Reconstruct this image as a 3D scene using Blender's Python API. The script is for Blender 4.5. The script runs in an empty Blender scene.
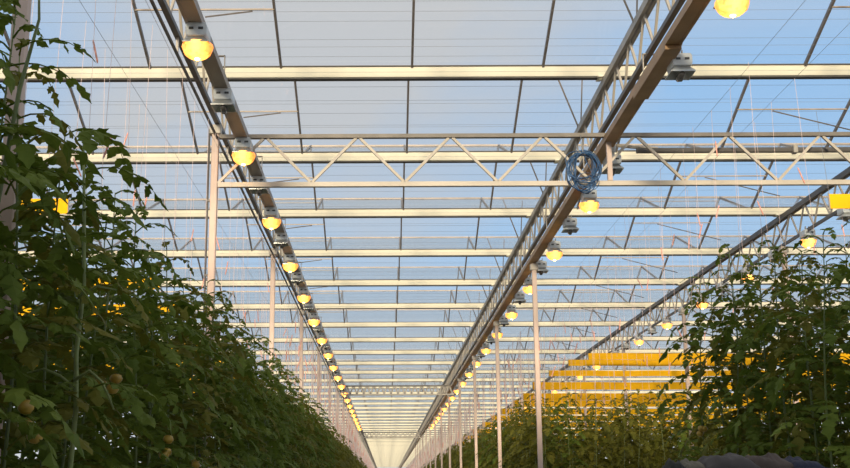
import bpy, math, random
from mathutils import Vector, Matrix, noise
R = math.radians
sc = bpy.context.scene
col = sc.collection
CZ = 1.6                 # camera height; "h" below means height above the camera
SPAN = 3.2               # one roof span
G0 = 11.73               # distance of the first gutter in view
HG = 4.42                # gutter height above the camera
HR = 5.07                # ridge height above the camera
PANE = 1.415
XL, XR = -1.79, 2.40     # girder lines
X3 = 6.45

# ------------------------------------------------------------------ helpers
class MB:
    def __init__(s): s.v = []; s.f = []
    def add(s, vs, fs):
        n = len(s.v); s.v += [tuple(p) for p in vs]; s.f += [tuple(i + n for i in f) for f in fs]
    def box(s, c, d):
        x, y, z = c; a, b, e = d[0]/2, d[1]/2, d[2]/2
        vs = [(x+i*a, y+j*b, z+k*e) for k in (-1, 1) for j in (-1, 1) for i in (-1, 1)]
        s.add(vs, [(0,2,3,1),(4,5,7,6),(0,1,5,4),(2,6,7,3),(0,4,6,2),(1,3,7,5)])
    def bar(s, p, q, w, h=None):
        h = h or w
        p = Vector(p); q = Vector(q); d = (q-p).normalized()
        up = Vector((0,0,1)) if abs(d.z) < .95 else Vector((0,1,0))
        a = d.cross(up).normalized(); b = a.cross(d).normalized()
        vs = [e + a*i*w/2 + b*j*h/2 for e in (p, q) for i, j in ((-1,-1),(1,-1),(1,1),(-1,1))]
        s.add(vs, [(3,2,1,0),(4,5,6,7),(0,1,5,4),(1,2,6,5),(2,3,7,6),(3,0,4,7)])
    def tube(s, pts, r, n=6, caps=True):
        pts = [Vector(p) for p in pts]; m = len(pts)
        rs = r if isinstance(r, (list, tuple)) else [r]*m
        base = len(s.v); a = None
        for i, p in enumerate(pts):
            d = (pts[min(i+1, m-1)] - pts[max(i-1, 0)]).normalized()
            if a is None:
                up = Vector((0,0,1)) if abs(d.z) < .9 else Vector((1,0,0))
                a = d.cross(up).normalized()
            else:
                a = (a - d*a.dot(d)).normalized()
            b = d.cross(a)
            for k in range(n):
                t = 2*math.pi*k/n
                s.v.append(tuple(p + (a*math.cos(t) + b*math.sin(t))*rs[i]))
        for i in range(m-1):
            for k in range(n):
                k2 = (k+1) % n
                s.f.append((base+i*n+k, base+i*n+k2, base+(i+1)*n+k2, base+(i+1)*n+k))
        if caps:
            s.f.append(tuple(base+k for k in range(n))[::-1])
            s.f.append(tuple(base+(m-1)*n+k for k in range(n)))
    def lathe(s, prof, n=14, c=(0,0,0), axis='z'):
        base = len(s.v)
        for (r, z) in prof:
            for k in range(n):
                t = 2*math.pi*k/n
                p = (r*math.cos(t), r*math.sin(t), z)
                if axis == 'x': p = (z, p[0], p[1])
                if axis == 'y': p = (p[0], z, p[1])
                s.v.append((p[0]+c[0], p[1]+c[1], p[2]+c[2]))
        for i in range(len(prof)-1):
            for k in range(n):
                k2 = (k+1) % n
                s.f.append((base+i*n+k, base+i*n+k2, base+(i+1)*n+k2, base+(i+1)*n+k))
        s.f.append(tuple(base+k for k in range(n))[::-1])
        s.f.append(tuple(base+(len(prof)-1)*n+k for k in range(n)))
    def prism(s, prof, x0, x1):          # profile in (y,z), extruded along x
        n = len(prof)
        vs = [(x0, y, z) for y, z in prof] + [(x1, y, z) for y, z in prof]
        fs = [(i, (i+1) % n, n+(i+1) % n, n+i) for i in range(n)]
        s.add(vs, fs + [tuple(range(n))[::-1], tuple(range(n, 2*n))])
    def mesh(s, name, m, smooth=False, bevel=0):
        me = bpy.data.meshes.new(name); me.from_pydata(s.v, [], s.f); me.update()
        if m: me.materials.append(m)
        if smooth: me.shade_smooth()
        return me
    def build(s, name, m, parent=None, smooth=False, bevel=0, loc=None):
        o = bpy.data.objects.new(name, s.mesh(name, m, smooth)); col.objects.link(o)
        if parent: o.parent = parent
        if loc: o.location = loc
        if bevel:
            b = o.modifiers.new('bevel', 'BEVEL'); b.width = bevel; b.segments = 2
        return o
def tag(o, label=None, cat=None, group=None, kind=None):
    for k, v in (('label', label), ('category', cat), ('group', group), ('kind', kind)):
        if v: o[k] = v
    return o
def empty(name, loc=(0,0,0), label=None, cat=None, group=None, rz=0):
    o = bpy.data.objects.new(name, None); col.objects.link(o); o.location = loc
    o.rotation_euler.z = rz; o.empty_display_size = .1
    return tag(o, label, cat, group)
def inst(name, me, parent=None, loc=(0,0,0)):
    o = bpy.data.objects.new(name, me); col.objects.link(o); o.location = loc
    if parent: o.parent = parent
    return o
def copy_tree(o, parent=None):
    c = o.copy(); col.objects.link(c)
    if parent: c.parent = parent
    for ch in list(o.children): copy_tree(ch, c)
    return c
ORD = ['nearest','second','third','fourth','fifth','sixth','seventh','eighth','ninth','tenth','eleventh','twelfth','thirteenth','fourteenth']

# ------------------------------------------------------------------ materials
def mat(name, c, rough=.6, metal=0, var=.12, scale=6, bump=0):
    m = bpy.data.materials.new(name); m.use_nodes = True
    nt = m.node_tree; b = nt.nodes['Principled BSDF']
    b.inputs['Roughness'].default_value = rough; b.inputs['Metallic'].default_value = metal
    tc = nt.nodes.new('ShaderNodeTexCoord'); n = nt.nodes.new('ShaderNodeTexNoise')
    n.inputs['Scale'].default_value = scale; n.inputs['Detail'].default_value = 4
    nt.links.new(tc.outputs['Object'], n.inputs['Vector'])
    r = nt.nodes.new('ShaderNodeValToRGB')
    r.color_ramp.elements[0].position = .3; r.color_ramp.elements[1].position = .7
    r.color_ramp.elements[0].color = (*[x*(1-var) for x in c], 1)
    r.color_ramp.elements[1].color = (*[min(1, x*(1+var)) for x in c], 1)
    nt.links.new(n.outputs['Fac'], r.inputs['Fac']); nt.links.new(r.outputs['Color'], b.inputs['Base Color'])
    if bump:
        bp = nt.nodes.new('ShaderNodeBump'); bp.inputs['Strength'].default_value = bump
        nt.links.new(n.outputs['Fac'], bp.inputs['Height']); nt.links.new(bp.outputs['Normal'], b.inputs['Normal'])
    return m
def leafmat(name, lo, hi, trans):
    m = bpy.data.materials.new(name); m.use_nodes = True
    nt = m.node_tree; b = nt.nodes['Principled BSDF']; out = nt.nodes['Material Output']
    b.inputs['Roughness'].default_value = .6; b.inputs['Specular IOR Level'].default_value = .15
    tc = nt.nodes.new('ShaderNodeTexCoord'); n = nt.nodes.new('ShaderNodeTexNoise'); n.inputs['Scale'].default_value = 4
    n.inputs['Detail'].default_value = 5
    oi = nt.nodes.new('ShaderNodeObjectInfo')
    ad = nt.nodes.new('ShaderNodeVectorMath'); ad.operation = 'ADD'
    nt.links.new(tc.outputs['Object'], ad.inputs[0]); nt.links.new(oi.outputs['Random'], ad.inputs[1])
    nt.links.new(ad.outputs[0], n.inputs['Vector'])
    r = nt.nodes.new('ShaderNodeValToRGB')
    r.color_ramp.elements[0].position = .32; r.color_ramp.elements[1].position = .68
    r.color_ramp.elements[0].color = (*lo, 1); r.color_ramp.elements[1].color = (*hi, 1)
    nt.links.new(n.outputs['Fac'], r.inputs['Fac']); nt.links.new(r.outputs['Color'], b.inputs['Base Color'])
    t = nt.nodes.new('ShaderNodeBsdfTranslucent'); nt.links.new(r.outputs['Color'], t.inputs['Color'])
    mx = nt.nodes.new('ShaderNodeMixShader'); mx.inputs[0].default_value = trans
    nt.links.new(b.outputs[0], mx.inputs[1]); nt.links.new(t.outputs[0], mx.inputs[2])
    nt.links.new(mx.outputs[0], out.inputs['Surface'])
    return m
def emat(name, c, s):
    m = bpy.data.materials.new(name); m.use_nodes = True
    b = m.node_tree.nodes['Principled BSDF']
    b.inputs['Base Color'].default_value = (.9,.8,.6,1)
    b.inputs['Emission Color'].default_value = (*c, 1); b.inputs['Emission Strength'].default_value = s
    return m
def glowmat():                         # lamp glow painted as emission on an added amber bowl
    m = bpy.data.materials.new('painted_lamp_glow'); m.use_nodes = True
    nt = m.node_tree; b = nt.nodes['Principled BSDF']
    tc = nt.nodes.new('ShaderNodeTexCoord'); v = nt.nodes.new('ShaderNodeTexVoronoi'); v.inputs['Scale'].default_value = 22
    nt.links.new(tc.outputs['Object'], v.inputs['Vector'])
    r = nt.nodes.new('ShaderNodeValToRGB'); e = r.color_ramp.elements
    e[0].position = .0; e[0].color = (1,.20,.006,1); e[1].position = 1.0; e[1].color = (1,.42,.07,1)
    sp = nt.nodes.new('ShaderNodeSeparateColor'); nt.links.new(v.outputs['Color'], sp.inputs[0])
    sx = nt.nodes.new('ShaderNodeSeparateXYZ'); nt.links.new(tc.outputs['Object'], sx.inputs[0])
    ab = nt.nodes.new('ShaderNodeMath'); ab.operation = 'ABSOLUTE'; nt.links.new(sx.outputs['X'], ab.inputs[0])
    mr = nt.nodes.new('ShaderNodeMapRange')          # painted glow: brightest along the middle, dimmer at the rim
    mr.inputs['From Min'].default_value = .13; mr.inputs['From Max'].default_value = .02
    nt.links.new(ab.outputs[0], mr.inputs['Value'])
    md = nt.nodes.new('ShaderNodeMath'); md.operation = 'MULTIPLY_ADD'; md.inputs[1].default_value = .5
    nt.links.new(sp.outputs[0], md.inputs[0])
    m3 = nt.nodes.new('ShaderNodeMath'); m3.operation = 'MULTIPLY'; m3.inputs[1].default_value = .75
    nt.links.new(mr.outputs[0], m3.inputs[0]); nt.links.new(m3.outputs[0], md.inputs[2])
    nt.links.new(md.outputs[0], r.inputs['Fac']); nt.links.new(r.outputs['Color'], b.inputs['Emission Color'])
    m4 = nt.nodes.new('ShaderNodeMath'); m4.operation = 'MULTIPLY_ADD'; m4.inputs[1].default_value = 2.6; m4.inputs[2].default_value = 1.0
    nt.links.new(md.outputs[0], m4.inputs[0]); nt.links.new(m4.outputs[0], b.inputs['Emission Strength'])
    b.inputs['Base Color'].default_value = (.8,.5,.2,1)
    return m
def glassmat(name, haze):
    m = bpy.data.materials.new(name); m.use_nodes = True
    nt = m.node_tree; nt.nodes.remove(nt.nodes['Principled BSDF']); out = nt.nodes['Material Output']
    t = nt.nodes.new('ShaderNodeBsdfTransparent'); t.inputs['Color'].default_value = (.95,.975,.98,1)
    g = nt.nodes.new('ShaderNodeBsdfGlossy'); g.inputs['Roughness'].default_value = .04
    tr = nt.nodes.new('ShaderNodeBsdfTranslucent'); tr.inputs['Color'].default_value = (.9,.92,.95,1)
    ge = nt.nodes.new('ShaderNodeNewGeometry')
    dp = nt.nodes.new('ShaderNodeVectorMath'); dp.operation = 'DOT_PRODUCT'
    nt.links.new(ge.outputs['Incoming'], dp.inputs[0]); nt.links.new(ge.outputs['Normal'], dp.inputs[1])
    def mth(op, a, v):
        q = nt.nodes.new('ShaderNodeMath'); q.operation = op; q.use_clamp = False
        nt.links.new(a, q.inputs[1 if op == 'SUBTRACT' else 0]); q.inputs[0 if op == 'SUBTRACT' else 1].default_value = v
        return q.outputs[0]
    f_ = mth('ADD', mth('MULTIPLY', mth('POWER', mth('SUBTRACT', mth('ABSOLUTE', dp.outputs['Value'], 0), 1), 5), .55), .04)
    geo = nt.nodes.new('ShaderNodeTexCoord'); n = nt.nodes.new('ShaderNodeTexNoise'); n.inputs['Scale'].default_value = .8
    nt.links.new(geo.outputs['Object'], n.inputs['Vector'])
    mr = nt.nodes.new('ShaderNodeMapRange'); mr.inputs['To Min'].default_value = haze*.6; mr.inputs['To Max'].default_value = haze*1.4
    nt.links.new(n.outputs['Fac'], mr.inputs['Value'])
    m1 = nt.nodes.new('ShaderNodeMixShader'); nt.links.new(mr.outputs[0], m1.inputs[0])
    nt.links.new(t.outputs[0], m1.inputs[1]); nt.links.new(tr.outputs[0], m1.inputs[2])
    m2 = nt.nodes.new('ShaderNodeMixShader'); nt.links.new(f_, m2.inputs[0])
    nt.links.new(m1.outputs[0], m2.inputs[1]); nt.links.new(g.outputs[0], m2.inputs[2])
    nt.links.new(m2.outputs[0], out.inputs['Surface'])
    return m
M = dict(
    cream=mat('cream_aluminium', (.84,.78,.62), .5, 0, .05, 3),
    steel=mat('cream_steel', (.55,.47,.38), .5, 0, .1, 3),
    chord=mat('weathered_galvanised_steel', (.40,.36,.31), .5, .2, .2, 5),
    tchord=mat('brown_grey_truss_chord', (.21,.175,.145), .5, .1, .2, 5),
    dark=mat('dark_grey_steel', (.13,.115,.105), .5, .1, .2, 5),
    bar=mat('glazing_bar_brown_grey', (.16,.14,.13), .5, .1, .15, 5),
    seal=mat('dark_rubber_seal', (.10,.09,.08), .7, 0, .2, 5),
    rail=mat('brown_lamp_rail', (.36,.285,.22), .5, .0, .15, 3),
    railr=mat('rust_brown_lamp_rail', (.40,.235,.11), .5, .0, .2, 3),
    column=mat('pinkish_white_paint', (.60,.44,.36), .5, 0, .08, 3),
    white=mat('off_white_lamp_housing', (.72,.73,.72), .4, 0, .06, 9),
    slot=mat('dark_lamp_slot', (.06,.06,.06), .5, 0, .1, 9),
    refl=mat('dull_reflector', (.55,.55,.53), .3, .5, .1, 9),
    glassoff=mat('smoky_lamp_glass', (.12,.11,.10), .15, 0, .1, 9),
    lit=emat('lit_sodium_lamp', (1,.44,.05), 50), bowl=glowmat(),
    wire=mat('thin_wire', (.30,.29,.29), .5, .3, .1, 3),
    string=mat('pale_twine', (.78,.60,.55), .8, 0, .1, 20),
    pink=mat('pink_twine', (.82,.38,.30), .7, 0, .25, 30),
    yellow=mat('yellow_sticky_ribbon', (.92,.45,.008), .7, 0, .12, 2),
    blue=mat('blue_hose', (.028,.09,.21), .4, 0, .4, 14),
    stem=mat('pale_green_stem', (.13,.16,.045), .5, 0, .2, 8),
    tomato=mat('unripe_tomato', (.40,.25,.035), .3, 0, .3, 4),
    floor=mat('grey_concrete_floor', (.32,.31,.29), .8, 0, .12, 1.5, .1),
    wall=mat('grey_sunblock_wall', (.45,.45,.44), .7, 0, .06, 2),
    grey=mat('grey_lilac_cloth', (.05,.045,.048), .85, 0, .25, 7),
    navy=mat('navy_cloth', (.008,.012,.04), .85, 0, .2, 7),
    grey2=mat('brown_grey_cloth', (.055,.04,.037), .85, 0, .3, 9),
    sack=mat('pale_sackcloth', (.11,.10,.08), .85, 0, .2, 9),
    black=mat('black_cloth', (.012,.012,.013), .8, 0, .2, 7),
    leaf=leafmat('tomato_leaf', (.075,.115,.012), (.165,.215,.034), .35),
    leaf2=leafmat('tomato_leaf_olive', (.10,.108,.012), (.20,.185,.03), .35),
    glass=glassmat('roof_glass', .10),
)

M['yellow'].node_tree.nodes['Principled BSDF'].inputs['Specular IOR Level'].default_value = .1
# ------------------------------------------------------------------ setting
f = MB(); f.box((0, 90, -.05), (120, 300, .1))
tag(f.build('floor', M['floor']), 'grey concrete greenhouse floor under the tomato rows', 'floor', None, 'structure')
w = MB(); w.box((0, -5, 2.8), (60, .2, 5.6))  # added unseen wall, keeps the low sun off the near plants
tag(w.build('wall_sunblock', M['wall']), 'added grey wall behind the camera that shades the near plants from the sun', 'wall', None, 'structure')
w = MB(); w.add([(-40,226,0),(40,226,0),(40,226,CZ+HG),(-40,226,CZ+HG)], [(0,1,2,3)])
wf = tag(w.build('wall_far', M['glass']), 'pale glass end wall far down the greenhouse', 'wall', None, 'structure')
w = MB()
for i in range(-10, 11): w.bar((i*4, 226, 0), (i*4, 226, CZ+HG), .08)
w.bar((-40, 226, 2), (40, 226, 2), .06)
w.build('wall_frame', M['cream'], wf)

# ------------------------------------------------------------------ roof: one glazed span after the other
NG = 67
X0, X1 = -12.6, 15.6
zg, zr = CZ+HG+.05, CZ+HR
bm_ = MB()
bm_.bar((0, .06, zg), (0, SPAN/2, zr), .025, .04); bm_.bar((0, SPAN/2, zr), (0, SPAN-.06, zg), .025, .04)
bar_me = bm_.mesh('glazing_bar', M['bar'])
bx = [.30 + PANE*i for i in range(-9, 11)]
def vent_part(root, yb, xa, xb, flip):
    fm = MB()
    a = (yb+SPAN*.72, zr-(zr-zg)*.44-.03)
    fm.bar((xa, a[0], a[1]), (xb, a[0], a[1]), .016)
    fm.bar((xa, yb+SPAN/2+.05, zr-.05), (xb, yb+SPAN/2+.05, zr-.05), .016)
    vf = fm.build('vent_frame', M['tchord'], root)
    r = MB()
    if flip: r.tube([(xa+.45, a[0], a[1]-.02), (xa+1.6, a[0], zg-.02)], .009, 5)
    else:    r.tube([(xb-.70, a[0], a[1]-.08), (xb-.22, a[0], a[1]-.02)], .009, 5)
    r.build('push_rod', M['dark'], vf)
for k in range(-5, NG):
    y0 = G0 + SPAN*(k-1); n = k+6
    g = MB()
    g.add([(X0,y0,zg),(X1,y0,zg),(X1,y0+SPAN/2,zr),(X0,y0+SPAN/2,zr),(X1,y0+SPAN,zg),(X0,y0+SPAN,zg)], [(0,1,2,3),(3,2,4,5)])
    win = g.build('window_%d' % n, M['glass'])
    tag(win, 'glazed roof span %d of the greenhouse, counted from the wall behind the camera' % n, 'roof window', None, 'structure')
    r = MB(); r.box(((X0+X1)/2, y0+SPAN/2, zr+.005), (X1-X0, .03, .025)); r.build('ridge_bar', M['tchord'], win)
    if -1 <= k < 13:
        for x in bx: inst('glazing_bar', bar_me, win, (x, y0, 0))
        vent_part(win, y0, bx[7], bx[8], False)
        vent_part(win, y0, bx[12], bx[13], True)
        if k % 2: vent_part(win, y0, bx[4], bx[5], True)
    elif k >= 13:
        b = MB()
        for x in bx[3:17]:
            b.bar((x, y0+.06, zg), (x, y0+SPAN/2, zr), .025, .04); b.bar((x, y0+SPAN/2, zr), (x, y0+SPAN-.06, zg), .025, .04)
        tag(b.build('glazing_bars', M['bar'], win), kind='stuff')

# ------------------------------------------------------------------ gutters
gp = [(-.045,-.055),(.045,-.055),(.075,.045),(.06,.05),(-.06,.05),(-.075,.045)]
cm = MB(); cm.prism(gp, X0, X1); ch_me = cm.mesh('channel', M['cream'])
tm = MB(); tm.box(((X0+X1)/2, -.070, .055), (X1-X0, .03, .012)); tm.box(((X0+X1)/2, .070, .055), (X1-X0, .03, .012)); top_me = tm.mesh('glazing_seat', M['seal'])
dm = MB(); dm.box(((X0+X1)/2, 0, -.0645), (X1-X0, .075, .017)); drip_me = dm.mesh('drip_channel', M['seal'])
for k in range(0, NG):
    if k == 0: lab, grp = 'cream roof gutter overhead in front of the nearest glazed span', 'roof gutters'
    elif k <= 12:
        lab = ['', 'wide cream roof gutter nearest the camera, above the lattice cross truss',
               'second cream roof gutter from the top, seen through the lattice cross truss',
               'third cream roof gutter from the top, just below the lattice cross truss'][k] if k < 4 else \
               '%s cream roof gutter from the top of the picture' % ORD[k-1]
        grp = 'roof gutters'
    else: lab, grp = 'thin cream roof gutter crowded among the others far down the greenhouse', 'far roof gutters'
    if k == 0: continue
    g = empty('roof_gutter', (0, G0+SPAN*(k-1), CZ+HG), lab, 'gutter', grp)
    inst('channel', ch_me, g); inst('glazing_seat', top_me, g); inst('drip_channel', drip_me, g)

# ------------------------------------------------------------------ lattice girders running away down the house
web_d = MB(); web_d.bar((0,0,3.86+CZ), (0,.325,4.30+CZ), .022); webd_me = web_d.mesh('web', M['steel'])
web_u = MB(); web_u.bar((0,.325,4.30+CZ), (0,.65,3.86+CZ), .022); webu_me = web_u.mesh('web', M['steel'])
brk = MB(); brk.box((-.07,0,4.355+CZ), (.05,.16,.02)); brk.box((.07,0,4.355+CZ), (.05,.16,.02)); brk.box((0,.0,4.345+CZ), (.16,.05,.02)); brk_me = brk.mesh('gutter_bracket', M['cream'])
def girder(x, ys, label, hs=4.30, hb=3.86, topm='chord', bw=.05, struts=False):
    g = empty('lattice_girder', (x, ys, 0), label, 'girder', 'lattice girders along the greenhouse')
    y1 = 222 - ys
    t = MB(); t.box((-.027, y1/2, hs+CZ), (.032, y1, .08)); t.box((.027, y1/2, hs+CZ), (.032, y1, .08)); t.build('top_chord', M[topm], g)
    b = MB(); b.box((0, y1/2, hb+CZ), (bw, y1, .045)); b.build('bottom_chord', M['dark'], g)
    n = int(y1/.65)
    rest = MB()
    for i in range(n):
        if i < 50:
            inst('web', webd_me, g, (0, i*.65, 0)); inst('web', webu_me, g, (0, i*.65, 0))
        else:
            rest.bar((0,i*.65,hb+CZ), (0,i*.65+.325,hs+CZ), .022); rest.bar((0,i*.65+.325,hs+CZ), (0,i*.65+.65,hb+CZ), .022)
    tag(rest.build('webs', M['steel'], g), kind='stuff')
    for k in range(0, 14):
        y = G0+SPAN*k-ys
        if y > 0: inst('gutter_bracket', brk_me, g, (0, y, 0))
        if struts:
            s = MB(); yy = y - SPAN/2
            if yy > 0:
                s.tube([(-.30, yy, HR+CZ-.02), (-.03, yy, hs+CZ)], .011, 5)
                s.build('ridge_strut', M['dark'], g)
                s = MB(); s.tube([(.05, yy+.05, HR+CZ-.03), (.0, yy+.05, hs+CZ)], .009, 5)
                s.build('ridge_strut', M['dark'], g)
    return g
girder(XL, 5.0, 'lattice girder on the left, above the row of lamps on the brown rail')
girder(XR, 5.0, 'lattice girder right of centre, running away above the rust brown beam', struts=True)
girder(X3, 7.0, 'lattice girder at the far right, slanting down behind the tall tomato plants', topm='dark', bw=.03)

# lamp rails (C profiles, open side down)
def rail(x, ys, label, m, splice):
    r = empty('lamp_rail', (x, ys, CZ+3.64), label, 'rail', 'lamp rails')
    y1 = 215-ys; b = MB()
    prof = [(-.068,-.035),(-.068,.035),(.068,.035),(.068,-.035),(.045,-.035),(.045,-.03),(-.045,-.03),(-.045,-.035)]
    vs = [(p[0], 0, p[1]) for p in prof] + [(p[0], y1, p[1]) for p in prof]
    n = len(prof)
    b.add(vs, [(i, (i+1) % n, n+(i+1) % n, n+i) for i in range(n)] + [tuple(range(n))[::-1], tuple(range(n, 2*n))])
    b.build('channel', m, r)
    if splice:
        s = MB(); s.box((0, 9.55-ys, -.055), (.14, 1.25, .04)); s.build('splice_plate', m, r, bevel=.006)
    for i in range(14):
        y = 6.6 + i*3.2 - ys
        if y > 0:
            h = MB(); h.box((-.05,y,.13), (.008,.03,.2)); h.box((.05,y,.13), (.008,.03,.2)); h.box((0,y,.226), (.108,.03,.008))
            h.build('hanger_strap', M['steel'], r)
    return r
rail(-1.50, 5.0, 'brown lamp rail on the left carrying the line of lamps', M['rail'], False)
rail(XR, 5.0, 'rust brown beam hung under the right of centre lattice girder', M['railr'], True)
p = MB(); p.tube([(-1.79,5,CZ+3.69),(-1.79,210,CZ+3.69)], .016, 6)
pp = empty('conduit_pipe', (0,0,0), 'thin dark conduit running along beside the left lamp rail', 'pipe')
p.build('pipe', M['dark'], pp)
for i in range(12):
    c = MB(); c.box((-1.79, 6.1+i*3.2, CZ+3.76), (.02,.03,.16)); c.build('clip', M['steel'], pp)

# ------------------------------------------------------------------ columns
def column(x, y, h, label, grp, pipe=False):
    c = empty('column', (x, y, 0), label, 'column', grp)
    s = MB(); s.box((0,0,(h+CZ)/2), (.074,.074,h+CZ)); s.build('shaft', M['column'], c, bevel=.008)
    b = MB(); b.box((0,0,.01), (.22,.22,.02)); b.build('base_plate', M['chord'], c)
    t = MB(); t.box((0,0,h+CZ-.06), (.12,.13,.1)); t.build('head_bracket', M['steel'], c, bevel=.006)
    if pipe:
        d = MB(); d.tube([(-.065,-.01,.3),(-.065,-.01,h+CZ-.05)], .012, 6); d.build('cable', M['dark'], c)
        for z in (2.2, 3.0, 3.8, 4.6):
            q = MB(); q.box((-.055,-.01,z), (.045,.03,.02)); q.build('cable_clip', M['dark'], c)
ys = [G0 + 6.4*i for i in range(-1, 14)]
for i, y in enumerate(ys):
    lab = ['pinkish white column at the left edge behind the tomato leaves', 'pinkish white column holding the left end of the near cross truss',
           'thin pinkish column standing next behind the one at the truss end, left side'][i] if i < 3 else 'far pinkish column in the left column line'
    column(XL-.02, y, 3.84, lab, 'left column line', i == 1)
for i, y in enumerate(ys[2:]):
    lab = ['tall pinkish column right of centre, nearest under the rust brown beam', 'second pinkish column right of centre under the rust brown beam'][i] if i < 2 else 'far pinkish column in the line under the rust brown beam'
    column(XR, y, 3.57, lab, 'right column line')
for i, y in enumerate(ys[2:6]):
    lab = ['pinkish column among the tall tomato plants on the right', 'slim pinkish column left of the tall right tomato plants'][i] if i < 2 else 'far column under the far right girder behind the plants'
    column(X3, y, 3.84, lab, 'far right column line')

# ------------------------------------------------------------------ cross trusses
def truss(y, x0, x1, label, pitch, w=.055, dw=.028, ht=3.72, hb=3.155, posts=()):
    t = empty('cross_truss', (0, y, 0), label, 'truss', 'cross trusses')
    b = MB(); b.box(((x0+x1)/2, 0, CZ+ht-.035), (x1-x0, w, .042)); b.build('top_chord', M['tchord'], t)
    b = MB(); b.box(((x0+x1)/2, 0, CZ+hb), (x1-x0, w, .05)); b.build('bottom_chord', M['steel'], t)
    n = int((x1-x0)/pitch)
    for i in range(n):
        xa = x0 + i*pitch
        for q in ((xa, CZ+hb+.02, xa+pitch/2-.02, CZ+ht-.055), (xa+pitch/2+.02, CZ+ht-.055, xa+pitch, CZ+hb+.02)):
            d = MB(); d.bar((q[0],0,q[1]), (q[2],0,q[3]), dw); d.build('diagonal', M['steel'], t)
    for px_ in posts:
        d = MB(); d.box((px_, 0, CZ+(ht+hb)/2), (.05,.05,ht-hb-.06)); d.build('post', M['column'], t)
    return t
truss(11.66, XL+.03, 8.2, 'near lattice cross truss spanning from the left column with the blue coil on it', .985, posts=(XR-.02,))
truss(40.45, XL+.3, XR, 'far lattice cross truss between the two lines of lamps', .24, w=.10, dw=.05, ht=3.64, hb=3.30)
truss(72.4, XL+.3, XR, 'farthest cross truss, small and pale near the end of the aisle', .3, w=.12, dw=.06, ht=3.62, hb=3.25)

# screen drive shaft right of the girder
d = empty('drive_shaft', (0, 11.86, CZ+3.575), 'dark drive tube running right from the girder behind the cross truss', 'shaft')
b = MB(); b.tube([(2.72,0,0),(8.6,0,0)], .031, 10); b.build('tube', M['dark'], d, smooth=False)
b = MB(); b.tube([(2.50,.0,.06),(2.80,0,.03),(2.95,0,.02)], .02, 8); b.build('coupling', M['steel'], d)
b = MB(); b.box((2.46,0,.06), (.05,.08,.17)); b.build('bearing_plate', M['white'], d, bevel=.005)
b = MB(); b.box((4.42,-.02,0), (.05,.09,.09)); b.build('collar', M['chord'], d, bevel=.008)

# ------------------------------------------------------------------ thin screen wires across the house
wm = MB(); wm.tube([(X0,0,0),(X1,0,0)], .0014, 4); wire_me = wm.mesh('screen_wire', M['wire'])
y = 7.4; i = 0
while y < 46:
    for hh, dy in ((4.33, 0), (4.52, .21)):
        if i % 2 and hh > 4.4: continue
        yy = y+dy
        k = (yy-G0)/SPAN; fr = abs(k-round(k))*SPAN
        if fr < .11: continue
        o = inst('screen_wire', wire_me, None, (0, yy, CZ+hh))
        tag(o, 'hair-thin grey wire stretched straight across under the roof glass', 'wire', 'screen wires under the roof')
    y += .45; i += 1

# ------------------------------------------------------------------ grow lamps
def make_lamp(lit):
    L = empty('grow_lamp')
    h = MB()
    prof = [(-.09,.0),(.09,.0),(.10,.03),(.10,.105),(.085,.13),(-.085,.13),(-.10,.105),(-.10,.03)]
    n = len(prof)
    vs = [(p[0],-.13,p[1]) for p in prof] + [(p[0],.13,p[1]) for p in prof]
    h.add(vs, [(i,(i+1) % n,n+(i+1) % n,n+i) for i in range(n)] + [tuple(range(n))[::-1], tuple(range(n,2*n))])
    hs = h.build('housing', M['white'], L, bevel=.006)
    for sx in (-1, 1):
        s = MB(); s.box((sx*.045,-.131,.07), (.045,.012,.022)); s.build('vent_slot', M['slot'], hs)
    b = MB(); b.box((0,0,.145), (.05,.10,.03)); b.box((-.03,0,.175), (.008,.05,.06)); b.box((.03,0,.175), (.008,.05,.06)); b.build('hook', M['chord'], L)
    r = MB()                                     # open flared reflector: outer and inner shell
    o_ = [(.07,.10,.0),(.125,.135,-.055),(.125,.135,-.065)]; i_ = [(.115,.125,-.065),(.06,.09,-.01)]
    rings = o_ + i_
    for (a, e, z) in rings: r.v += [(-a,-e,z),(a,-e,z),(a,e,z),(-a,e,z)]
    for j in range(len(rings)-1):
        for k in range(4): r.f.append((j*4+k, j*4+(k+1) % 4, j*4+4+(k+1) % 4, j*4+4+k))
    m_ = 4*(len(rings)-1); r.f.append((m_, m_+1, m_+2, m_+3))
    r.build('reflector', M['refl'], L)
    g = MB()
    if lit:
        g.lathe([(.01,-.20),(.022,-.195),(.038,-.17),(.042,-.13),(.036,-.10)], 12)
        g.build('bulb', M['lit'], L, smooth=True)
        g = MB(); g.lathe([(.03,-.185),(.085,-.172),(.128,-.135),(.15,-.08),(.142,-.045)], 11)  # added shell around the bulb that carries the painted glow
        g.build('glow_bowl', M['bowl'], L)
    else:
        g.lathe([(.012,-.10),(.028,-.09),(.034,-.03),(.034,.03),(.028,.09),(.012,.10)], 10, (0,0,-.075), 'y')
        g.build('bulb', M['glassoff'], L, smooth=True)
        s = MB(); s.lathe([(.02,-.125),(.03,-.10),(.045,-.07)], 10, (0,0,0)); s.build('end_cap', M['slot'], L)
    return L
lamp_on, lamp_off = make_lamp(True), make_lamp(False)
used = {True: False, False: False}
def put_lamp(x, y, h, lit, label, grp):
    src = lamp_on if lit else lamp_off
    o = copy_tree(src) if used[lit] else src
    used[lit] = True
    o.location = (x, y, CZ+h); o.scale = (.84,.84,.84); tag(o, label, 'lamp', grp)
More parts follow.
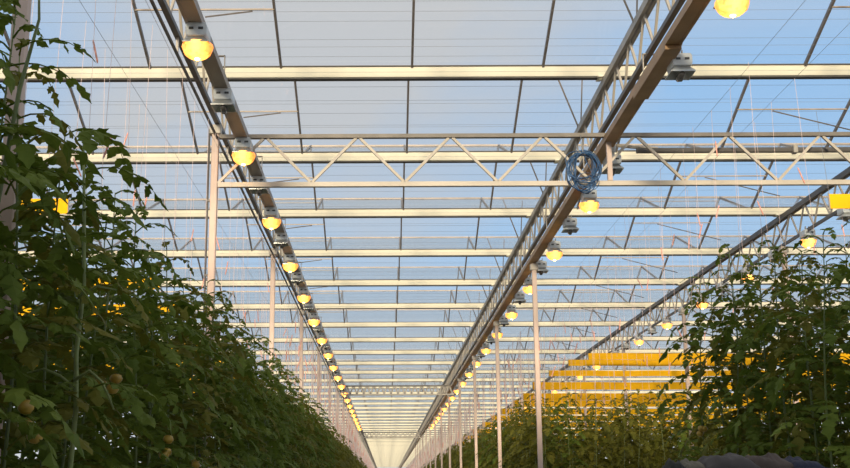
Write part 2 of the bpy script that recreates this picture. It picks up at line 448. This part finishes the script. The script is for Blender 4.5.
def lamp_line(x, y0, h, n, lit0, skip, where, nn):
    c = {True: 0, False: 0}
    for i in range(n):
        if i in skip: continue
        lit = (i % 2 == 0) == lit0; a = 'glowing orange' if lit else 'unlit white'
        if c[lit] < nn: lab = '%s %s grow lamp %s' % (ORD[c[lit]], a, where)
        else: lab = 'small far %s grow lamp %s' % (a, where)
        c[lit] += 1
        put_lamp(x, y0+1.5*i, h, lit, lab, 'grow lamps %s' % where)
lamp_line(-1.48, 8.53, 3.50, 40, True, (), 'on the left brown rail', 6)
lamp_line(2.53, 7.75, 3.51, 40, True, (2,), 'beside the rust brown beam', 6)
lamp_line(X3+.02, 14.1, 3.76, 40, True, (), 'under the far right girder', 5)

# ------------------------------------------------------------------ blue hose coil on the near truss
rng = random.Random(5)
co = empty('hose_coil', (2.09, 11.58, CZ+3.31), 'coil of thin blue hose hung on the near cross truss by the beam', 'hose')
c = MB()
for j in range(17):
    rx = .135+rng.uniform(-.035,.04); rz = .165+rng.uniform(-.035,.05); ox = rng.uniform(-.03,.03); oz = rng.uniform(-.03,.03)+.165-rz; oy = rng.uniform(-.035,.03)
    ph = rng.uniform(0, 6.28); tl = rng.uniform(-.25,.25); w1 = rng.uniform(.006,.02); w2 = rng.uniform(.006,.02)
    pts = [(ox+rx*math.cos(t*6.35/28+ph)+w1*math.sin(3*t*.22+j), oy+tl*.1*math.sin(t*.22), oz+rz*math.sin(t*6.35/28+ph)+w2*math.sin(2*t*.22+j*2)) for t in range(29)]
    c.tube(pts, .0048, 5)
c.build('loops', M['blue'], co, smooth=True)
c = MB(); pts = [(.02+.13*math.cos(t*.3), -.04, -.17+.10*math.sin(t*.3)) for t in range(22)]; c.tube(pts, .0035, 5); c.build('loose_loop', M['blue'], co, smooth=True)
c = MB(); c.tube([(.0,-.02,.14),(-.02,-.03,.25),(-.01,.04,.37),(.02,.12,.34),(.02,.06,.2),(.0,-.0,.14)], .004, 5); c.build('tie', M['wire'], co)

# ------------------------------------------------------------------ yellow sticky ribbons
def ribbon(x0, x1, y, h, label, ht=.16):
    r = empty('sticky_ribbon', ((x0+x1)/2, y, CZ+h), label, 'sticky trap', 'yellow sticky ribbons above the crop')
    b = MB(); n = 24; L = x1-x0; rr = random.Random(int(y*10))
    ph = rr.uniform(0, 6)
    fr, bk = [], []
    for i in range(n+1):
        xx = -L/2+L*i/n; dz = -.02*math.sin(math.pi*i/n)+.004*math.sin(i*1.3+ph); dy = .012*math.sin(i*.7+ph)
        for z in (-ht/2, ht/2):
            fr.append((xx, dy-.002, z+dz)); bk.append((xx, dy+.002, z+dz))
    N = len(fr); fs = []
    for i in range(n):
        fs += [(2*i,2*i+2,2*i+3,2*i+1), (N+2*i,N+2*i+1,N+2*i+3,N+2*i+2), (2*i+1,2*i+3,N+2*i+3,N+2*i+1), (2*i,N+2*i,N+2*i+2,2*i+2)]
    fs += [(0,1,N+1,N), (2*n,N+2*n,N+2*n+1,2*n+1)]
    b.add(fr+bk, fs); b.build('ribbon', M['yellow'], r)
    for sx in (-1, 1):
        k = MB(); k.tube([(sx*(L/2+.005),0,-ht/2-.01),(sx*(L/2+.005),0,ht/2+.01)], .008, 6); k.tube([(sx*(L/2),0,ht/2),(sx*(L/2+.05),0,3.5-h)], .002, 4); k.build('end_hanger', M['wire'], r)
near = ['short yellow sticky ribbon at the right edge beside a lamp', 'uppermost of the long yellow sticky ribbons right of the column',
        'second of the long yellow sticky ribbons right of the column', 'third, broader looking yellow sticky ribbon right of the column']
for i, (y, x0) in enumerate(((10.35,4.15),(23.1,4.1),(24.1,3.85),(26.3,3.75))): ribbon(x0, 11.5, y, 2.64 if i == 1 else 2.62, near[i], .14 if i == 0 else .13)
for y in (29.3, 31.5, 34.0, 37.5, 41, 45, 50, 56, 63): ribbon(3.75, 13.5, y, 2.60 if y < 31 else 2.5, 'yellow sticky ribbon low behind the tops of the far right tomato rows', .19)
for i, (y, x0) in enumerate(((10.4,-2.97),(14.5,-2.9),(16.6,-2.9))):
    ribbon(-8.5, x0, y, 2.62, ['nearest', 'second', 'third'][i]+' yellow sticky ribbon glimpsed between the left tomato leaves', .15)
for y in (19.5, 22, 25, 29): ribbon(-8.5, -2.9, y, 2.4, 'yellow sticky ribbon far back behind the left tomato row', .17)

# ------------------------------------------------------------------ tomato plants
def leaf(mb, o, az, L, up, droop, rg, nl=4, fine=True, ls=.80):
    o = Vector(o); pts = [o]; dirs = []
    n = 5 if fine else 3
    for i in range(n):
        e = up - (up+droop)*(i/(n-1))**1.1
        d = Vector((math.cos(az)*math.cos(e), math.sin(az)*math.cos(e), math.sin(e)))
        dirs.append(d); pts.append(pts[-1]+d*L/n)
        az += rg.uniform(-.15,.15)
    mb.tube(pts, [.0055*(1-.75*i/n) for i in range(n+1)], 3, False)
    def leaflet(p, d, s, nrm):
        d = d.normalized(); side = d.cross(nrm).normalized(); nn = side.cross(d).normalized()
        cur = rg.uniform(.05,.35)
        def P(t, w, k=0): return p + d*(t*s) + side*(w*s) - nn*(abs(w)*rg.uniform(-.1,.45)*s + cur*t*t*s)
        if fine:
            mid = [P(0,0), P(.36,0), P(.7,0), P(1,0)]
            for sg in (-1, 1):
                S = [P(t+rg.uniform(-.03,.03), sg*w_*rg.uniform(.85,1.15)) for t, w_ in ((.06,.13),(.27,.36),(.40,.25),(.60,.30),(.76,.14))]
                fs = [(0,4,5,1),(1,5,6),(1,6,7,2),(2,7,8),(2,8,3)]
                if sg < 0: fs = [f_[::-1] for f_ in fs]
                mb.add(mid+S, fs)
        else:
            mb.add([P(0,0),P(.35,.3),P(1,0),P(.35,-.3),P(.5,0)], [(0,4,1),(4,2,1),(0,3,4),(4,3,2)])
    up_ = Vector((0,0,1))
    for j in range(nl):
        t = .32+.58*j/max(1,nl-1); q = t*n; i = min(n-1, int(q)); p = pts[i].lerp(pts[i+1], q-i); d = dirs[i]
        nrm = d.cross(up_).normalized().cross(d).normalized(); sd = d.cross(nrm)
        for sg in (-1, 1):
            dd = d*rg.uniform(.35,.75)+sd*sg*rg.uniform(.7,1)+nrm*rg.uniform(-.35,.2)
            leaflet(p, dd, L*ls*(.34-.05*abs(j-1))*rg.uniform(.75,1.15), nrm+Vector((rg.uniform(-.4,.4),rg.uniform(-.4,.4),0)))
    d = dirs[-1]; nrm = d.cross(up_).normalized().cross(d).normalized()
    leaflet(pts[-1], d, L*ls*.40, nrm)
def plant_meshes(seed, top, low=1.15, nleaf=30, bare=None):
    rg = random.Random(seed)
    f_ = MB(); s = MB()
    wob = lambda z: (.035*math.sin(z*2.1+seed), .035*math.cos(z*1.7+seed*2))
    pts = [(*wob(z), z) for z in [top*i/14 for i in range(15)]]
    s.tube(pts, [.010-.007*(i/14)**2 for i in range(15)], 6)
    az = rg.uniform(0, 6.28)
    for i in range(nleaf):
        u = i/(nleaf-1); z = low+(top-low)*u**.95
        az += 2.4+rg.uniform(-.4,.4)
        if bare and bare[0] < z < bare[1]: continue
        x, y = wob(z); L = .42*(1-.55*max(0,(u-.72)/.28))*rg.uniform(.8,1.15)
        leaf(f_, (x,y,z), az, L, rg.uniform(.2,.8)+.5*max(0,u-.75), rg.uniform(.35,1.1), rg)
    return s, f_
variants = []
for v in range(7):
    s, f_ = plant_meshes(v*13+3, 3.35, nleaf=38)
    m = M['leaf2'] if v % 3 == 2 else M['leaf']
    variants.append((s.mesh('stem', M['stem'], True), f_.mesh('foliage', m)))
fr = MB(); fr.lathe([(.004,-.028),(.02,-.024),(.032,-.008),(.033,.004),(.026,.02),(.012,.026),(.004,.024)], 10)
fruit_me = fr.mesh('fruit', M['tomato'], True)
cal = MB()
for k in range(5):
    t = k*1.257; cal.add([(0,0,.03),(.012*math.cos(t-.4),.012*math.sin(t-.4),.03),(.032*math.cos(t),.032*math.sin(t),.026),(.012*math.cos(t+.4),.012*math.sin(t+.4),.03)], [(0,1,2,3)])
cal_me = cal.mesh('calyx', M['stem'])
NP = [0]
def plant(x, y, rg, label, grp, zs=1.0, fruits=0, side=1):
    v = variants[rg.randrange(len(variants)) if 'far right' not in label else rg.choice((2, 5, 2, 5, 0))]
    p = empty('tomato_plant', (x, y, 0), label, 'tomato plant', grp, rg.uniform(0, 6.28))
    p.scale = (1.0, 1.0, zs)
    inst('stem', v[0], p); inst('foliage', v[1], p)
    inv = Matrix.Rotation(-p.rotation_euler.z, 3, 'Z')
    for j in range(fruits):
        if j % 4 == 0: bz = rg.uniform(1.75, 2.35); by = rg.uniform(-.15,.15)
        q = inv @ Vector((side*(.20+rg.uniform(-.02,.05)), by+rg.uniform(-.06,.06), 0))
        o = inst('fruit', fruit_me, p, (q.x, q.y, bz+rg.uniform(-.08,.08)))
        inst('calyx', cal_me, o)
    NP[0] += 1
    return p
rg = random.Random(11)
GL, GN, GF = 'tomato plants in the long left row', 'tall tomato plants on the near right', 'tomato plants in the far right block'
y = 3.3; i = 0
while y < 31:
    for x, dy in ((-1.62, 0), (-2.12, .2)):
        zs = rg.uniform(.94,1.05)
        if y < 5.5: zs += .04
        if 5.5 < y < 10: zs -= .03
        if x < -2 and y > 26: continue
        lab = 'leafy tomato plant in the front line of the long left row' if x > -2 else 'leafy tomato plant in the back line of the long left row'
        plant(x+rg.uniform(-.06,.06), y+dy+rg.uniform(-.08,.08), rg, lab, GL, zs, 3 if (y < 9 and x > -2 and i % 3 == 0) else 0, 1)
    y += .43; i += 1
for x, ya in ((3.12, 8.0), (3.6, 7.8), (4.2, 7.9), (4.75, 8.6), (5.4, 9.5)):
    y = ya
    while y < 11.3:
        plant(x+rg.uniform(-.06,.06), y, rg, 'tall dense tomato plant in the near right clump', GN, rg.uniform(.97,1.12), 3 if (x < 3.3 and int(y*10) % 3 == 0) else 0, -1)
        y += .47
y = 3.9
while y < 13:
    plant(-3.35+rg.uniform(-.1,.1), y, rg, 'tomato plant of the second left row hidden behind the first', 'tomato plants of the second left row', rg.uniform(.94,1.02)); y += .5
x = 2.95; i = 0
while x < 9.6:
    for dy in (0, .45):
        plant(x+rg.uniform(-.08,.08), 21.0+dy+rg.uniform(-.1,.1), rg, 'dark tomato plant at the near end of the far right block', GF, rg.uniform(.93,1.03))
    x += .42
y = 22.0
while y < 38:
    for x in (2.85, 3.35):
        plant(x+rg.uniform(-.06,.06), y+rg.uniform(-.1,.1), rg, 'tomato plant along the aisle side of the far right block', GF, rg.uniform(.93,1.03))
    y += .47

# the plant in front with the bare pale stem
rh = random.Random(77)
M['stem_pale'] = mat('pale_front_stem', (.22,.26,.085), .5, 0, .25, 12)
hp = empty('tomato_plant', (-1.37, 5.05, 0), 'front tomato plant with a long bare pale stem and forked side shoots', 'tomato plant', GL)
s = MB()
s.tube([(.0,0,0),(.02,0,.9),(.0,0,1.6),(.015,.0,1.95),(.0,.01,2.2),(.02,.0,2.5),(.0,.01,2.85),(-.03,.03,3.25)], [.012,.012,.0115,.011,.0105,.010,.008,.004], 8)
s.build('stem', M['stem_pale'], hp, smooth=True)
for q in ([(0,0,2.05),(-.06,-.01,2.1),(-.13,-.02,2.13),(-.2,-.03,2.11)], [(0,0,2.08),(.07,-.02,2.12),(.13,-.03,2.07),(.19,-.04,1.95)], [(.0,0,2.45),(.08,-.01,2.5),(.17,-.02,2.48)]):
    s = MB(); s.tube(q, [.008,.007,.006,.004], 6) if len(q) == 4 else s.tube(q, [.008,.006,.004], 6); s.build('side_shoot', M['stem_pale'], hp, smooth=True)
f_ = MB()
for j in range(12):
    z = 2.55+.06*j; leaf(f_, (0,0,z), j*2.4, .36, .4, .8, rh)
for j in range(5): leaf(f_, (-.15+.08*j, -.02, 2.05), 2.5+j*1.1, .3, .2, .9, rh)
f_.build('foliage', M['leaf'], hp)
# a sparse shoot reaching up in front of the left edge column
sp = empty('tomato_plant', (-1.50, 4.35, 0), 'thin tomato shoot reaching up over the column at the left edge', 'tomato plant', GL)
s = MB(); s.tube([(0,0,0),(.03,0,1.5),(-.04,.02,2.6),(.02,.05,3.2),(.08,.05,3.5),(.06,.05,3.8)], [.014,.013,.011,.009,.006,.003], 6); s.build('stem', M['stem'], sp, smooth=True)
f_ = MB()
for j, z in enumerate((2.4,2.6,2.75,2.9,3.10,3.36,3.58,3.72)): leaf(f_, (.0,.03,z), j*2.4+.5, .34-.012*j, .5, .5, rh)
f_.build('foliage', M['leaf'], sp)

# far crop nobody could count
def far_crop(name, lines, y0, y1, label, seed):
    q = random.Random(seed); m = MB()
    for x in lines:
        y = y0
        while y < y1:
            st = .5+.004*(y-y0)
            top = 3.35*q.uniform(.93,1.04)
            for j in range(22):
                z = 1.3+(top-1.3)*j/21
                leaf(m, (x+q.uniform(-.1,.1), y+q.uniform(-.25,.25), z), q.uniform(0,6.28), .42*(1-.4*(j > 18)), .5, .8, q, 2, False, 1.25)
            y += st
    o = m.build(name, M['leaf2']); tag(o, label, 'crop', None, 'stuff')
far_crop('tomato_crop', (-1.62,-2.1), 31.2, 96, 'far end of the left tomato row where plants merge along the aisle', 3)
far_crop('tomato_crop', (2.85,3.35), 38.2, 96, 'far end of the right tomato row where plants merge along the aisle', 4)
far_crop('tomato_crop', (5.0,6.6,8.2,9.8), 22.4, 44, 'rows of tomato plants behind the front of the far right block', 6)

# ------------------------------------------------------------------ crop wires, strings and hooks
for x, lab in ((-1.66,'left'), (-2.12,'left'), (2.95,'right'), (3.42,'right')):
    m = MB(); m.tube([(x,5.5,CZ+3.34),(x,200,CZ+3.34)], .0018, 4)
    tag(m.build('crop_wire', M['wire']), 'thin wire running lengthwise above the %s tomato row %s' % (lab, 'nearer the aisle' if x in (-1.66, 2.95) else 'farther from the aisle'), 'wire', 'crop wires')
sm = MB(); sm.tube([(0,0,-1.7),(0,0,0)], .0014, 4); str_me = sm.mesh('string', M['string'])
smf = MB(); smf.tube([(0,0,-1.7),(0,0,0)], .0055, 4); strf_me = smf.mesh('string', M['string'])
hk = MB(); hk.tube([(0,0,-.075),(.0,0,-.06),(0,0,.06),(0,0,.075)], [.002,.0065,.006,.002], 6); hk_me = hk.mesh('hook', M['pink'], True)
rs = random.Random(21); ns = 0
def strings(x, y0, y1, step, lab, grp):
    y = y0
    while y < y1:
        s = empty('crop_string', (x+rs.uniform(-.05,.05), y+rs.uniform(-.12,.12), CZ+3.34), lab, 'string', grp)
        inst('string', str_me if y < 24 else strf_me, s).rotation_euler = (rs.uniform(-.05,.05), rs.uniform(-.03,.03), 0)
        if rs.random() < (.45 if y < 18 else .8):
            h = inst('hook', hk_me, s, (rs.uniform(-.02,.02), rs.uniform(-.03,.03), -rs.uniform(.35,1.3)))
            h.rotation_euler = (rs.uniform(-.15,.15), rs.uniform(-.45,.45), 0)
            if y > 20: h.scale = (1.5,1.5,1.5)
        y += step*rs.uniform(.85,1.15)
LS, RS = 'pale hanging twine above the left tomato row', 'pale hanging twine above the right tomato row'
strings(-1.66, 6.2, 45, .55, LS, 'hanging twines on the left'); strings(-2.12, 6.4, 30, .6, LS, 'hanging twines on the left')
strings(2.95, 8.6, 48, .6, RS, 'hanging twines on the right'); strings(3.42, 9, 36, .6, RS, 'hanging twines on the right')
strings(5.2, 12, 34, .8, 'pale hanging twine above the yellow ribbons at right', 'hanging twines at far right')
for x0, nm in ((-1.66,'left'), (2.95,'right')):
    m = MB(); p_ = MB(); y = 46
    while y < 170:
        for dx in (0, .46*(1 if x0 > 0 else -1)):
            xx = x0+dx+rs.uniform(-.06,.06); yy = y+rs.uniform(-.2,.2)
            m.tube([(xx,yy,CZ+1.6),(xx,yy,CZ+3.34)], .010, 3, False)
            if rs.random() < .7:
                z = CZ+rs.uniform(2.0,3.0); m2 = p_; m2.tube([(xx-.01,yy-.01,z-.13),(xx+.01,yy-.01,z+.13)], .013, 4)
        y += .55
    a = m.build('crop_strings', M['string']); tag(a, 'curtain of far pale twines above the %s tomato row' % nm, 'strings', None, 'stuff')
    tag(p_.build('hooks', M['pink'], a), kind='stuff')

# ------------------------------------------------------------------ picking cart with clothes on top, bottom right
cx, cy, dz = 1.81, 6.0, CZ+.100
ct = empty('picking_cart', (cx, cy, 0), 'pale topped work cart at the bottom right with clothes lying on it', 'cart')
b = MB(); b.box((0.02,0,dz-.02), (.80,.55,.04)); b.build('deck', M['chord'], ct, bevel=.008)
for sx in (-1,1):
    for sy in (-1,1):
        b = MB(); b.box((sx*.37,sy*.24,(dz+.12)/2), (.035,.035,dz-.16)); b.build('leg', M['chord'], ct)
        b = MB(); b.lathe([(.03,-.02),(.08,-.018),(.08,.018),(.03,.02)], 14, (sx*.37,sy*.24,.08), 'x'); b.build('wheel', M['slot'], ct)
b = MB(); b.box((0,0,.35), (.78,.5,.04)); b.build('lower_shelf', M['chord'], ct)
def heap(name, x, y, sx, sy, hh, m, seed, label):
    b = MB(); nx, ny = 26, 16
    for j in range(ny+1):
        for i in range(nx+1):
            u, v = i/nx*2-1, j/ny*2-1
            e = max(0, 1-abs(u)**3)*max(0, 1-abs(v)**3)
            z = hh*e**.6*(.72+.45*noise.noise(Vector((u*1.6+seed, v*1.4, seed)))+.16*noise.noise(Vector((u*5+seed, v*3, 2))))
            b.v.append((u*sx/2, v*sy/2, max(.004, z)))
    for j in range(ny):
        for i in range(nx):
            a = j*(nx+1)+i; b.f.append((a, a+1, a+nx+2, a+nx+1))
    n0 = len(b.v); b.v += [(-sx/2,-sy/2,0),(sx/2,-sy/2,0),(sx/2,sy/2,0),(-sx/2,sy/2,0)]; b.f.append((n0+3,n0+2,n0+1,n0))
    for rim, c0, c1 in (([i for i in range(nx+1)], 0, 1), ([j*(nx+1)+nx for j in range(ny+1)], 1, 2), ([ny*(nx+1)+i for i in range(nx,-1,-1)], 2, 3), ([j*(nx+1) for j in range(ny,-1,-1)], 3, 0)):
        b.f.append(tuple(rim[::-1]+[n0+c0, n0+c1]))
    return tag(b.build(name, m, None, True, loc=(x, y, dz+.001)), label, 'clothing')
heap('folded_jacket', 1.735, cy-.02, .27, .36, .098, M['grey'], 3.1, 'crumpled grey jacket heaped highest near the middle of the work cart')
heap('folded_jacket', 1.955, cy+.02, .22, .36, .090, M['grey2'], 9.4, 'brownish grey jacket lying between the grey and the navy one')
heap('folded_jacket', 2.12, cy, .16, .36, .075, M['navy'], 7.7, 'navy jacket folded at the right end of the work cart')
heap('folded_sack', 1.56, cy, .10, .30, .055, M['sack'], 2.2, 'pale folded sack beside the black pouch on the work cart')
heap('pouch', 1.465, cy-.05, .09, .2, .06, M['black'], 5.2, 'small black pouch at the left end of the work cart')

# ------------------------------------------------------------------ sky, sun, camera
W = bpy.data.worlds.new('sky'); sc.world = W; W.use_nodes = True
nt = W.node_tree; nd = nt.nodes; lk = nt.links
bg = nd['Background']; tc = nd.new('ShaderNodeTexCoord')
sx_ = nd.new('ShaderNodeSeparateXYZ'); lk.new(tc.outputs['Generated'], sx_.inputs[0])
rp = nd.new('ShaderNodeValToRGB'); lk.new(sx_.outputs['Z'], rp.inputs['Fac'])
els = rp.color_ramp.elements
els[0].position = 0; els[0].color = (.60,.61,.60,1)
els[1].position = 1; els[1].color = (.66,.64,.60,1)
for p_, c_ in ((.10,(.55,.62,.72,1)), (.20,(.37,.56,.80,1)), (.34,(.28,.50,.80,1)), (.44,(.48,.55,.66,1)), (.55,(.66,.64,.60,1))):
    e = els.new(p_); e.color = c_
no = nd.new('ShaderNodeTexNoise'); no.inputs['Scale'].default_value = 3.2; no.inputs['Detail'].default_value = 7; no.inputs['Roughness'].default_value = .5
mp = nd.new('ShaderNodeMapping'); mp.inputs['Scale'].default_value = (1,1,2.2); mp.inputs['Location'].default_value = (.3,.1,.55)
lk.new(tc.outputs['Generated'], mp.inputs[0]); lk.new(mp.outputs[0], no.inputs['Vector'])
# broad cloud bank ahead and to the left
ln = nd.new('ShaderNodeVectorMath'); ln.operation = 'DISTANCE'
ln.inputs[1].default_value = Vector((-.05,.93,.38)).normalized()
lk.new(tc.outputs['Generated'], ln.inputs[0])
mr = nd.new('ShaderNodeMapRange'); mr.inputs['From Min'].default_value = .06; mr.inputs['From Max'].default_value = .42
mr.inputs['To Min'].default_value = .32; mr.inputs['To Max'].default_value = -.12
lk.new(ln.outputs['Value'], mr.inputs['Value'])
ad = nd.new('ShaderNodeMath'); ad.operation = 'ADD'; lk.new(no.outputs['Fac'], ad.inputs[0]); lk.new(mr.outputs[0], ad.inputs[1])
cr = nd.new('ShaderNodeMapRange'); cr.inputs['From Min'].default_value = .48; cr.inputs['From Max'].default_value = .80
cr.inputs['To Max'].default_value = .9
lk.new(ad.outputs[0], cr.inputs['Value'])
mx = nd.new('ShaderNodeMix'); mx.data_type = 'RGBA'
lk.new(cr.outputs[0], mx.inputs['Factor']); lk.new(rp.outputs['Color'], mx.inputs['A']); mx.inputs['B'].default_value = (.56,.55,.55,1)
lk.new(mx.outputs['Result'], bg.inputs['Color']); bg.inputs['Strength'].default_value = 1.12

sun = bpy.data.lights.new('low_sun', 'SUN'); sun.energy = 8; sun.color = (1,.81,.58); sun.angle = R(5)
so = bpy.data.objects.new('low_sun', sun); col.objects.link(so)
so.rotation_euler = Vector((.10, 1, -.115)).to_track_quat('-Z', 'Y').to_euler()

cam = bpy.data.cameras.new('camera'); cam.sensor_width = 36; cam.lens = 36*1144/850; cam.shift_x = 40/850
cam.clip_end = 1000
co_ = bpy.data.objects.new('camera', cam); col.objects.link(co_)
co_.matrix_world = Matrix.Translation((0,0,CZ)) @ Matrix.Rotation(R(90+12.66), 4, 'X') @ Matrix.Rotation(R(-.24), 4, 'Z')
sc.camera = co_
sc.view_settings.view_transform = 'Standard'; sc.view_settings.look = 'None'
sc.view_settings.exposure = 0; sc.view_settings.gamma = 1; sc.view_settings.use_curve_mapping = False
sc.cycles.transparent_max_bounces = 64
